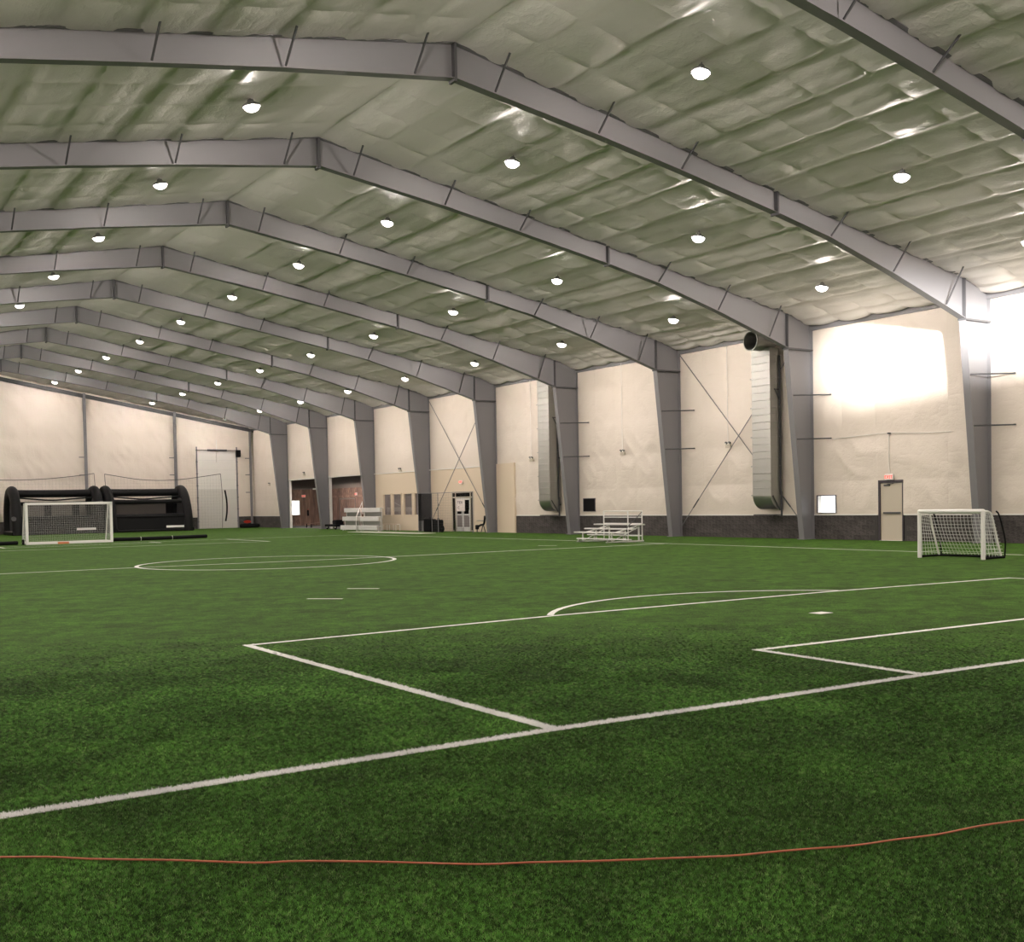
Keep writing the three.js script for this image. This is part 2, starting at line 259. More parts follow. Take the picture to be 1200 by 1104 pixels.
function blocks(parent, from, to, at, axis, skip = []) {             // running-bond concrete blocks standing 4 cm proud of the liner plane
  const bw = 0.4, bh = WAINS / 5, sets = M.block.map(() => []);
  for (let r = 0; r < 5; r++) for (let a = from - (r % 2 ? bw / 2 : 0); a < to; a += bw) {
    const a0 = Math.max(from, a), a1 = Math.min(to, a + bw); if (a1 - a0 < 0.05 || skip.some(s => a1 > s[0] && a0 < s[1])) continue;
    const d = 0.05 + 0.006 * rnd(), g = box(a1 - a0 - 0.012, bh - 0.012, d, 0, 0, d / 2);
    if (axis === 'x') g.rotateY(-Math.PI / 2).translate(at, (r + 0.5) * bh, (a0 + a1) / 2); else g.translate((a0 + a1) / 2, (r + 0.5) * bh, at);
    sets[Math.floor(rnd() * 4)].push(g);
  }
  sets.forEach((s, i) => { if (s.length) part('block_courses', s, M.block[i], parent).userData.kind = 'stuff'; });
  const parts = []; let a = from; for (const s of [...skip, [to, to]]) { if (s[0] > a) parts.push(axis === 'x' ? span(at - 0.042, at + 0.012, 0, WAINS - 0.004, a, s[0]) : span(a, s[0], 0, WAINS - 0.004, at - 0.012, at + 0.042)); a = s[1]; }
  part('mortar_bed', parts, M.mortar, parent);
}
for (let i = -4; i < 9; i++) if (i < 3 || i === 8) blocks(wallRight, zf(i + 1) + 0.02, zf(i) - 0.02, W, 'x', i === 0 ? [[-26.82, -25.64]] : []);
blocks(wallRight, -51.05, zf(3) - 0.02, W, 'x');
part('liner_edge_strip', [[zf(0) + 0.1, ZN], [zf(1), -26.82], [-25.64, zf(0)], [-51.05, zf(1)], [ZF, zf(8)]].map(([a, b]) => span(W - 0.075, W, WAINS - 0.012, WAINS + 0.035, a, b)), M.trim, wallRight);
const eaveTrim = structure('trim_1', 'grey eave strut along the top of the right wall', 'trim');
part('eave_strut', [span(W - 0.12, W - 0.03, HE - 0.42, HE - 0.2, ZF, ZN)], M.steel, eaveTrim);
const wallFar = structure('wall_far', 'gable end wall lined with white vinyl behind black cages');
const DH = [29.5, 32.95, 0, 6.55];
for (let k = 0; k < 27; k++) {
  const x0 = XL + k * (W - XL) / 27, x1 = x0 + (W - XL) / 27, fine = x0 > 12 ? 0.2 : 0.6;
  part('liner_panel', grid(cuts(x0, x1, fine, [DH[0], DH[1]]), cuts(0, 1, fine / 9), (x, t) => { const y = WAINS + t * (roofY(x) - 0.05 - WAINS); return [x, y, ZF + linerBulge(x - 60, y, 91) * 1.3, x, y]; }, (x, t) => x > DH[0] && x < DH[1] && WAINS + t * (roofY(x) - WAINS) < DH[3]), M.liner, wallFar);
}
blocks(wallFar, XL, W, ZF, 'z', [[29.45, 33.0]]);
{
  const sh = new THREE.Shape([[XL - 0.3, -0.2], [41.2, -0.2], [41.2, 4.6], [W + 0.2, 4.6], [W + 0.2, HE + 0.1], [RX, HR + 0.15], [XL - 0.3, HE + 0.1]].map(p => new THREE.Vector2(...p)));
  sh.holes.push(new THREE.Path([[37.45, 0.95], [38.6, 0.95], [38.6, 2.25], [37.45, 2.25]].map(p => new THREE.Vector2(...p))));
  part('sheathing', new THREE.ExtrudeGeometry(sh, { depth: 0.15, bevelEnabled: false }).translate(0, 0, ZF - 0.17), M.sheath, wallFar);
}
// the two walls behind and left of the camera
const wallLeft = structure('wall_left', 'plain white lined long wall opposite the exit door');
part('liner_panel', span(XL - 0.2, XL, WAINS, HE, ZF - 0.2, ZN + 0.2), M.liner, wallLeft);
part('block_base', span(XL - 0.2, XL + 0.04, -0.2, WAINS, ZF, ZN), M.block[1], wallLeft);
const wallNear = structure('wall_near', 'white lined gable end wall with a high window band');
const GW = [2.7, 13.0, 7.95, 9.95];
{
  const sh = new THREE.Shape([[XL - 0.2, -0.2], [W + 0.2, -0.2], [W + 0.2, HE], [RX, HR + 0.1], [XL - 0.2, HE]].map(p => new THREE.Vector2(...p)));
  sh.holes.push(new THREE.Path([[GW[0], GW[2]], [GW[1], GW[2]], [GW[1], GW[3]], [GW[0], GW[3]]].map(p => new THREE.Vector2(...p))));
  part('liner_panel', new THREE.ExtrudeGeometry(sh, { depth: 0.15, bevelEnabled: false }).translate(0, 0, ZN), M.liner, wallNear);
}
const gableWindow = structure('window_3', 'high gable window band letting in low sun', 'window');
part('window_frame', [span(GW[0], GW[1], GW[2], GW[2] + 0.06, ZN + 0.02, ZN + 0.12), span(GW[0], GW[1], GW[3] - 0.06, GW[3], ZN + 0.02, ZN + 0.12), ...[0, 1, 2, 3, 4].map(i => span(GW[0] + i * 2.485, GW[0] + i * 2.485 + 0.06, GW[2], GW[3], ZN + 0.02, ZN + 0.12))], M.bronze, gableWindow);
for (let i = 0; i < 4; i++) part('pane', new THREE.PlaneGeometry(2.42, GW[3] - GW[2] - 0.1).translate(GW[0] + 1.27 + i * 2.485, (GW[2] + GW[3]) / 2, ZN + 0.07), M.glass, gableWindow);

// ---------------------------------------------------------------- steel portal frames
const COLB = 0.655, COLT = 1.453, HK = 7.468;
const rafterBottom = [[RX, 11.535], [17.66, 10.93], [20.46, 10.47], [24.15, 9.82], [26.39, 9.38], [29.28, 8.62], [31.9, 7.84], [W - COLT, HK + 0.03]];
const botY = x => { for (let i = 0; i + 1 < rafterBottom.length; i++) { const a = rafterBottom[i], b = rafterBottom[i + 1]; if (x <= b[0] + 1e-6) return a[1] + (b[1] - a[1]) * (x - a[0]) / (b[0] - a[0]); } return HK; };
function makeFrame(columnBraces) {
  const f = thing('steel_frame', 'tapered grey steel portal frame spanning the hall', 'steel frame', [0, 0, 0], 0, 'steel portal frames');
  for (const s of [1, -1]) {
    const mx = x => s > 0 ? x : 2 * RX - x, mp = pts => pts.map(p => [mx(p[0]), p[1]]), inX = y => W - COLB - (COLT - COLB) * y / HK, P = (x, y, z = 0) => V(mx(x), y, z);
    const out = W - 0.07;
    part('column', [poly(mp([[inX(0.03), 0.03], [out, 0.03], [out, HK - 0.03], [inX(HK), HK - 0.03]]), 0.014), plate(P(inX(0.03), 0.03), P(inX(HK - 0.03), HK - 0.03), 0.26, 0.018), plate(P(out, 0.03), P(out, HE - 0.12), 0.26, 0.018)], M.steel, f);
    part('base_plate', [span(Math.min(mx(inX(0) - 0.08), mx(out + 0.02)), Math.max(mx(inX(0) - 0.08), mx(out + 0.02)), 0, 0.03, -0.18, 0.18), ...[0.12, 0.42].flatMap(d => [-0.11, 0.11].map(z => cyl(0.018, 0.07, mx(out - d), 0.05, z, 8)))], M.steel, f);
    part('knee_plate', [span(Math.min(mx(W - COLT - 0.04), mx(out)), Math.max(mx(W - COLT - 0.04), mx(out)), HK - 0.03, HK + 0.03, -0.15, 0.15)], M.steelDark, f);
    const top = 0.06;
    part('knee_panel', [poly(mp([[W - COLT, HK + 0.03], [out, HK + 0.03], [out, roofY(out) - top], [W - COLT, roofY(W - COLT) - top]]), 0.014)], M.steel, f);
    part('knee_stiffener', [plate(P(W - COLT, HK + 0.03), P(W - COLT, roofY(W - COLT) - top), 0.26, 0.04)], M.steelDark, f);
    const xs = rafterBottom.map(p => p[0]), seg = (a, b) => xs.filter(x => x >= a - 1e-6 && x <= b + 1e-6);
    for (const [a, b] of [[RX, 24.15], [24.15, W - COLT]]) {
      const q = seg(a, b), bp = q.map(x => [x, botY(x)]), tp = [[b, roofY(b) - top], [a, roofY(a) - top]];
      const g = [poly(mp([...bp, ...tp]), 0.014), plate(P(a, roofY(a) - top), P(b, roofY(b) - top), 0.26, 0.016)];
      for (let i = 0; i + 1 < bp.length; i++) g.push(plate(P(...bp[i]), P(...bp[i + 1]), 0.26, 0.018));
      part('rafter', g, M.steel, f);
    }
    part('splice_plate', [plate(P(24.15, botY(24.15) - 0.07), P(24.15, roofY(24.15) - top), 0.28, 0.06)], M.steelDark, f);
    for (const x of [14.56, 17.66, 20.46, 26.39, 29.28, 31.96]) part('flange_brace', [plate(P(x, botY(x) + 0.03, 0.13), P(x, roofY(x) - 0.1, 0.78), 0.04, 0.04, V(1, 0, 0))], M.steelDark, f);
    if (columnBraces && s > 0) for (const y of [5.65, 3.95]) {
      part('flange_brace', [rod(V(inX(y) + 0.04, y, 0.13), V(W - 0.09, y, 1.0), 0.026), cyl(0.05, 0.05, W - 0.1, y, 1.0, 8)], M.steelDark, f);
    }
  }
  part('ridge_plate', [plate(V(RX, 11.45, 0), V(RX, HR - 0.06, 0), 0.28, 0.07)], M.steelDark, f);
  return f;
}
{
  const FL = { '-2': 'passing over the wide goal line', '-1': 'passing over the penalty arc', 0: 'with its column behind the small goal', 1: 'with its column between open-mouthed duct and daylight window', 2: 'with its column between crossing rods and thin-planked bleachers', 3: 'with its column between the far duct and black window', 4: 'with its column between glass doors and tall beige panel', 5: 'with its column behind the black net frame', 6: 'with its column behind the grey bleachers', 7: 'with its column between the two plywood openings', 8: 'with its column beside the blazing window, next to end wall' };
  const a = makeFrame(true), b = makeFrame(false); a.position.z = zf(-3); b.position.z = zf(4);
  for (let i = -2; i < 9; i++) { if (i === 4) continue; const c = (i < 4 ? a : b).clone(); c.name = numbered('steel_frame'); c.position.z = zf(i); scene.add(c); if (FL[i]) c.userData.label = 'grey steel portal frame ' + FL[i]; }
  b.userData.label = 'grey steel portal frame ' + FL[4]; a.userData.label = 'grey steel portal frame behind the orange cord';
}
// gable end posts
for (const [x, w, l] of [[20.62, 0.2, 'grey gable post rising behind the gap between the two black cages'], [27.69, 0.2, 'grey gable post rising at the end of the black cage by the tall door'], [13.5, 0.2, 'grey gable post under the ridge of the end wall'], [34.1, 0.14, 'slim grey gable post in the corner beyond the tall door']]) {
  const g = thing('gable_post', l, 'post', [x, 0, ZF + 0.26]);
  const ph = roofY(x) - (x > 33 ? 0.55 : 0.2); part('post', [box(w, ph, 0.02, 0, ph / 2, 0.1), box(w, ph, 0.02, 0, ph / 2, -0.08), box(0.02, ph, 0.17, 0, ph / 2, 0.01)], M.steel, g);
  for (const y of [3.0, 4.5, 5.9]) part('girt_clip', box(0.45, 0.07, 0.06, -w / 2 - 0.2, y, 0.06), M.steel, g);
}
const rake = structure('trim_2', 'dark steel rake beam along the top of the end wall', 'trim');
for (const s of [1, -1]) part('rake_beam', [plate(V(RX, HR - 0.4, ZF + 0.2), V(RX + s * RUN, HE - 0.4, ZF + 0.2), 0.16, 0.3)], M.steelDark, rake);

// ---------------------------------------------------------------- high-bay lamps
{
  const rows = [[10.1, 11.52], [17.8, 11.33], [24.95, 10.04], [30.8, 9.0], [2.4, 10.06], [-3.9, 8.98]];
  const lensG = new THREE.SphereGeometry(0.195, 20, 8, 0, Math.PI * 2, Math.PI / 2, Math.PI / 2).scale(1, 0.7, 1);
  const houseG = merged([new THREE.LatheGeometry([[0.001, 0.16], [0.07, 0.16], [0.09, 0.1], [0.15, 0.075], [0.225, 0.03], [0.235, -0.0145], [0.205, -0.012], [0.2, 0.005]].map(p => new THREE.Vector2(...p)), 20)]);
  let first = null;
  const hang = {};
  for (let k = -3; k < 10; k++) rows.forEach(([x, y], r) => {
    const z = -18.6 - k * D; let o;
    if (!first) {
      o = first = thing('high_bay_lamp', 'round glowing high-bay lamp hanging under the ceiling', 'lamp', [0, 0, 0], 0, 'high-bay lamps');
      part('lens', lensG, M.lens, o); part('housing', houseG, M.housing, o); part('hanger', rod(V(0, 0.15, 0), V(0, 0.3, 0), 0.012), M.housing, o);
    } else { o = first.clone(); o.name = numbered('high_bay_lamp'); scene.add(o); }
    o.position.set(x, y, z); const tilt = Math.atan(SL) * (x > RX ? -1 : 1); o.rotation.z = tilt;
    const l = new THREE.PointLight(LAMP_COLOR, LAMP_CD, 0, 2); l.position.set(x + 0.034 * Math.sin(tilt), y - 0.034 * Math.cos(tilt), z); l.shadow.radius = 1; l.castShadow = true; scene.add(l);
  });
}
// ---------------------------------------------------------------- doors and windows of the right wall
const font = await new FontLoader().loadAsync('fonts/droid/droid_sans_bold.typeface.json');
function lettering(text, size, depth, mat, parent, pos, ry) { const g = new TextGeometry(text, { font, size, depth, curveSegments: 3, bevelEnabled: false }); g.computeBoundingBox(); const b = g.boundingBox; g.translate(-(b.min.x + b.max.x) / 2, -(b.min.y + b.max.y) / 2, 0); const m = part('lettering', g, mat, parent); m.position.set(...pos); m.rotation.y = ry; return m; }
{
  const d = structure('door_1', 'tan steel exit door in dark frame with push bar', 'door'), a = -26.78, b = -25.68, h = 2.25, x = W - 0.06;
  part('door_frame', [span(x, W + 0.12, 0, h, a, a + 0.07), span(x, W + 0.12, 0, h, b - 0.05, b), span(x, W + 0.12, h - 0.1, h, a + 0.07, b - 0.05)], M.bronze, d, 'dark bronze door frame');
  part('door_leaf', [rbox(0.045, h - 0.13, 0.86, 0.004, x + 0.06, (h - 0.1) / 2, b - 0.05 - 0.435), rbox(0.03, h - 0.13, 0.1, 0.004, x + 0.065, (h - 0.1) / 2, a + 0.13)], M.tan, d);
  part('push_bar', [rbox(0.07, 0.07, 0.74, 0.01, x + 0.005, 1.03, b - 0.5)], M.steelDark, d, 'dark push bar');
  part('door_closer', [rbox(0.06, 0.06, 0.26, 0.008, x + 0.02, h - 0.19, b - 0.72), plate(V(x - 0.01, h - 0.16, b - 0.7), V(x - 0.03, h - 0.13, b - 0.4), 0.02, 0.02, V(0, 1, 0))], M.steelDark, d);
  part('hinge', [0.3, 1.1, 1.9].map(y => cyl(0.012, 0.1, x + 0.03, y, b - 0.05, 8)), M.steelDark, d);
  part('threshold', span(x - 0.03, W + 0.1, 0, 0.015, a + 0.07, b - 0.05), M.alu, d);
  part('door_backing', span(W + 0.12, W + 0.16, 0, h, a - 0.1, b + 0.1), M.sheath, d);
}
function window_(name, label, a, b, y0, y1, glass, backing) {
  const w = structure(name, label, 'window'), x = W - 0.09, t = 0.035;
  const rim = (p, q) => [span(p, q, y1 - t, y1, a, b), span(p, q, y0, y0 + t * 0.6, a, b), span(p, q, y0, y1, a, a + t), span(p, q, y0, y1, b - t, b)];
  part('window_frame', rim(x, W - 0.05), M.bronze, w, 'dark window frame'); part('reveal', rim(W - 0.05, W + 0.165), M.white, w);
  if (glass) part('pane', span(W - 0.06, W - 0.055, y0, y1, a + t, b - t), glass, w);
  if (backing) part('shutter', span(W - 0.075, W + 0.14, y0, y1, a, b), backing, w);
}
window_('window_1', 'small low window full of white daylight beside the exit door', -29.69, -28.73, 1.03, 1.74, M.glass);
window_('window_2', 'small low black window behind the thin-planked bleachers', -44.87, -43.88, 1.16, 1.83, null, M.black);

function exitSign(pos, ry, label, conduitTop) {
  const s = thing('exit_sign', label, 'exit sign', pos, ry);
  part('sign_housing', rbox(0.36, 0.22, 0.06, 0.012, 0, 0, 0.03), M.white, s);
  lettering('EXIT', 0.12, 0.008, M.exitRed, s, [0, 0, 0.06], 0);
  if (conduitTop) part('conduit', rod(V(0, 0.1, 0.02), V(0, conduitTop - pos[1], 0.02), 0.012), M.trim, s);
  return s;
}
const NX = -Math.PI / 2;                                             // turns a front (+z) to face -x, out of the right wall
exitSign([W - 0.09, 2.36, -26.24], NX, 'lit red exit sign over the tan exit door', 3.95);
exitSign([W - 0.13, 2.98, -56.75], NX, 'small exit sign on beige wall above the glass double doors');
function emergencyLight(z, y, label, top) {
  const e = thing('emergency_light', label, 'emergency light', [top ? W - 0.12 : W - linerBulge(z, y, 81) + 0.008, y, z], NX);
  part('battery_case', rbox(0.3, 0.14, 0.09, 0.015, 0, -0.06, 0.045), M.tan, e);
  for (const s of [-1, 1]) { const h = part('lamp_head', [cyl(0.055, 0.09, 0, 0, 0, 12, 0.04).rotateX(1.2).translate(s * 0.1, 0.08, 0.09), rod(V(s * 0.1, 0, 0.045), V(s * 0.1, 0.07, 0.07), 0.012)], M.steelDark, e); part('lamp_glass', new THREE.CircleGeometry(0.05, 12).rotateX(1.2 - Math.PI / 2).translate(s * 0.1, 0.064, 0.134), M.trim, h); }
  if (top) part('conduit', rod(V(-0.06, 0.0, 0.02), V(-0.06, top - y, 0.02), 0.012), M.trim, e);
}
emergencyLight(-34.43, 4.0, 'twin-head emergency light between the crossing rods', 8.2);
emergencyLight(-41.55, 4.02, 'twin-head emergency light with long conduit above the thin-planked bleachers', 8.3);
emergencyLight(-49.3, 4.03, 'twin-head emergency light beside the duct next to beige panel', 8.3);
emergencyLight(-64.6, 3.98, 'twin-head emergency light above the office windows');
emergencyLight(-77.0, 4.1, 'twin-head emergency light over the opening holding grey bleachers');
emergencyLight(-80.3, 4.25, 'twin-head emergency light over the opening with the bright window');
emergencyLight(-87.6, 3.6, 'twin-head emergency light on the last white wall bay');
{ const e = thing('wall_junction_box', 'small round junction box on girt seam above exit sign', 'junction box', [W - 0.08, 3.97, -26.24], NX); part('cover', cyl(0.07, 0.05, 0, 0, 0.02, 14).rotateX(0), M.steelDark, e); part('cable', tube([V(-2.6, -0.06, 0.02), V(-1.2, 0, 0.02), V(0, 0.02, 0.02), V(1.2, -0.06, 0.02), V(2.6, -0.1, 0.02)], 0.012), M.trim, e); }
// crossing tie rods in two bays
function rods(za, zb, y1, label) { for (const [p, q, l] of [[za, zb, label[0]], [zb, za, label[1]]]) { const t = thing('tie_rod', l, 'tie rod', [p === za ? W - 0.15 : W - 0.225, 0, 0]); part('bar', rod(V(0, 0.35, p), V(0, y1, q), 0.02), M.steel, t); part('turnbuckle', rod(V(0, 0.35 + (y1 - 0.35) * 0.12, p + (q - p) * 0.12), V(0, 0.35 + (y1 - 0.35) * 0.17, p + (q - p) * 0.17), 0.03), M.steelDark, t); } }
rods(zf(1) - 0.15, zf(2) + 0.15, 8.25, ['steel tie rod sloping up away from the exit door beside duct', 'steel tie rod sloping down into block base before the duct']);
rods(zf(4) - 0.15, zf(5) + 0.15, 8.25, ['steel tie rod over glass doors sloping up toward the office windows', 'steel tie rod over glass doors sloping up toward the beige panel']);

// ---------------------------------------------------------------- ducts
function duct(z0, z1, top, label, mouth) {
  const t = thing('air_duct', label, 'duct', [0, 0, 0]), xf = W - 0.8, xb = W - 0.27, zc = (z0 + z1) / 2, w = z1 - z0, bot = 1.78;
  const n = Math.round((top - bot) / 1.28), h = (top - bot) / n;
  for (let i = 0; i < n; i++) {
    const y0 = bot + i * h, y1 = y0 + h;
    const g = [span(xf, xb, y0, y1, z0, z1)]; for (let k = 1; k < 4; k++) g.push(rbox(0.05, 0.04, w - 0.06, 0.012, xf, y0 + k * h / 4, zc), rbox(xb - xf - 0.05, 0.03, 0.02, 0.008, (xf + xb) / 2, y0 + k * h / 4, z1));
    part('duct_section', g, M.galv, t);
    part('joint_flange', [span(xf - 0.045, xb, y0 - 0.025, y0 + 0.025, z0 - 0.045, z1 + 0.045)], M.galv, t);
  }
  const R = xb - xf + 0.06, sh = new THREE.Shape(); sh.moveTo(xf, bot); sh.absarc(xf + R, bot, R, Math.PI, Math.PI * 1.5, false); sh.lineTo(xf + R, bot);
  part('elbow', new THREE.ExtrudeGeometry(sh, { depth: w, bevelEnabled: false, curveSegments: 24 }).translate(0, 0, z0), M.galv, t);
  part('hanger_strut', [span(xb - 0.02, xb + 0.03, 0.9, bot + 0.15, z1 + 0.03, z1 + 0.09), plate(V(xf + 0.06, bot, z1 + 0.03), V(xb - 0.05, bot - 0.62, z1 + 0.03), 0.04, 0.03), span(xb - 0.5, xb, 0.96, 1.0, z0, z1 + 0.06)], M.steelDark, t);
  part('wall_bracket', [span(xf + 0.2, xb + 0.03, 6.05, 6.09, z1 + 0.02, z1 + 0.06), plate(V(xf + 0.25, 6.05, z1 + 0.04), V(xb, 5.6, z1 + 0.04), 0.03, 0.03), span(xb - 0.04, xb + 0.02, bot, top - 0.3, z1 + 0.02, z1 + 0.07)], M.steelDark, t);
  if (!mouth) part('standoff', [1.5, 3.95, 6.5].map(y => span(xb, W - 0.02, y, y + 0.05, z1 - 0.1, z1 - 0.05)), M.steelDark, t);
  if (mouth) {
    const pts = []; const r = 0.37; for (const [x, rr] of [[0.05, r], [-1.0, r], [-1.03, r + 0.03], [-1.06, r + 0.03], [-1.06, r - 0.02], [0.0, r - 0.02]]) pts.push(new THREE.Vector2(rr, -x));
    part('collar', new THREE.LatheGeometry(pts, 28).rotateZ(Math.PI / 2).translate(W - 0.3, 8.03, zc), M.galv, t); part('mouth_shade_disc', cyl(0.35, 0.02, 0, 0, 0, 24).rotateZ(Math.PI / 2).translate(W - 0.5, 8.03, zc), M.black, t);  // black disc paints the darkness inside the open duct mouth
  }
}
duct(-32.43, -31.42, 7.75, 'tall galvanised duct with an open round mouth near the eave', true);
duct(-47.75, -46.75, 8.05, 'tall galvanised duct beside the beige panel, without a round mouth', false);

// ---------------------------------------------------------------- offices and side room behind the right wall
{
  const wall = structure('wall_office', 'beige office wall with windows and glass doors'), x = W - 0.05, top = 3.8, za = zf(6), zb = zf(4);
  const holes = [[-58.05, -55.5, 0, 2.4], [-67.1, -66.0, 1.0, 2.42], [-65.75, -64.55, 1.0, 2.42], [-64.2, -63.05, 1.0, 2.42], [-62.75, -61.6, 1.0, 2.42]];
  const zs = cuts(za, zb, 1.22, holes.flatMap(h => [h[0], h[1]])), hy = [0, 1.0, 2.4, 2.42, top];
  const q = []; for (let i = 0; i + 1 < zs.length; i++) for (let j = 0; j + 1 < hy.length; j++) { const zc = (zs[i] + zs[i + 1]) / 2, yc = (hy[j] + hy[j + 1]) / 2; if (!holes.some(h => zc > h[0] && zc < h[1] && yc > h[2] && yc < h[3])) q.push(span(x, x + 0.12, hy[j], hy[j + 1], zs[i], zs[i + 1])); }
  part('wall_board', q, M.beige, wall); part('top_ledge', span(x - 0.05, x + 0.12, top, top + 0.05, za, zb), M.trim, wall);
  part('wall_panel', [span(W - 0.15, W + 0.01, 0, 3.9, -52.85, -51.05)], M.beige, wall, 'tall beige panel beside the far duct');
  part('office_shell', [span(W + 3, W + 3.1, 0, 4, za, zb), span(W + 0.2, W + 3.1, 3.9, 4, za, zb), span(W + 0.2, W + 3.1, 0, 4, zb, zb + 0.1), span(W + 0.2, W + 3.1, 0, 4, za - 0.1, za)], M.dark, wall);
  holes.slice(1).forEach((h, i) => {
    const w = structure(`window_${4 + i}`, ['office window farthest along, next to the grey bleachers', 'second office window from the grey bleachers', 'third office window from the grey bleachers', 'office window behind the black net frame'][i], 'window');
    part('window_frame', [span(x - 0.03, x + 0.1, h[2] - 0.05, h[2] + 0.03, h[0] - 0.05, h[1] + 0.05), span(x - 0.03, x + 0.1, h[3] - 0.03, h[3] + 0.05, h[0] - 0.05, h[1] + 0.05), span(x - 0.03, x + 0.1, h[2], h[3], h[0] - 0.05, h[0] + 0.03), span(x - 0.03, x + 0.1, h[2], h[3], h[1] - 0.03, h[1] + 0.05)], M.beige, w);
    part('pane', span(x + 0.03, x + 0.036, h[2], h[3], h[0], h[1]), M.glass, w); part('blind', span(x + 0.08, x + 0.1, h[2], h[3], h[0], h[1]), M.blind, w, 'drawn mauve-grey blind');
  });
  const d = structure('door_2', 'glass double doors with a transom and paper notice', 'door'), [a, b, , t] = holes[0], m = M.alu, fr = (y0, y1, z0, z1) => span(x - 0.02, x + 0.1, y0, y1, z0, z1);
  part('door_frame', [fr(0, t, a, a + 0.08), fr(0, t, b - 0.08, b), fr(t - 0.07, t, a, b), fr(2.02, 2.1, a, b), fr(0, t, a + 0.4, a + 0.46), fr(0, t, b - 0.42, b - 0.36)], M.tan, d);
  for (const [z0, z1] of [[a + 0.48, (a + b) / 2], [(a + b) / 2, b - 0.44]]) { const l = part('door_leaf', [span(x, x + 0.05, 0.02, 2.0, z0 + 0.01, z0 + 0.1), span(x, x + 0.05, 0.02, 2.0, z1 - 0.1, z1 - 0.01), span(x, x + 0.05, 0.02, 0.28, z0, z1), span(x, x + 0.05, 1.9, 2.0, z0, z1), span(x, x + 0.05, 0.98, 1.06, z0, z1)], M.alu, d); part('pane', span(x + 0.02, x + 0.026, 1.06, 1.9, z0 + 0.1, z1 - 0.1), M.smoke, l); part('kick_panel', span(x + 0.015, x + 0.03, 0.28, 0.98, z0 + 0.1, z1 - 0.1), M.blind, l); part('pull_handle', rod(V(x - 0.05, 0.9, z1 - 0.06), V(x - 0.05, 1.3, z1 - 0.06), 0.015), M.alu, l); }
  part('transom_pane', span(x + 0.02, x + 0.026, 2.1, t - 0.07, a + 0.08, b - 0.08), M.smoke, d);
  for (const [z0, z1] of [[a + 0.08, a + 0.4], [b - 0.36, b - 0.08]]) part('side_pane', span(x + 0.02, x + 0.026, 0.1, 2.02, z0, z1), M.smoke, d);
  const cv = document.createElement('canvas'); cv.width = 256; cv.height = 300; const c = cv.getContext('2d'); c.fillStyle = '#efe4df'; c.fillRect(0, 0, 256, 300); c.fillStyle = '#5a4a4c'; c.font = 'bold 92px sans-serif'; c.textAlign = 'center'; c.fillText('TEX', 110, 110); c.fillStyle = '#8a6a6c'; c.fillText('C', 70, 240);
  const tx = new THREE.CanvasTexture(cv); tx.colorSpace = THREE.SRGBColorSpace;
  const po = thing('paper_notice', 'white paper notice with dark lettering on the glass doors', 'notice', [x - 0.005, 1.58, -57.02], NX); part('sheet', new THREE.BoxGeometry(1.0, 0.72, 0.006), S({ map: tx, roughness: 0.8 }), po);
}
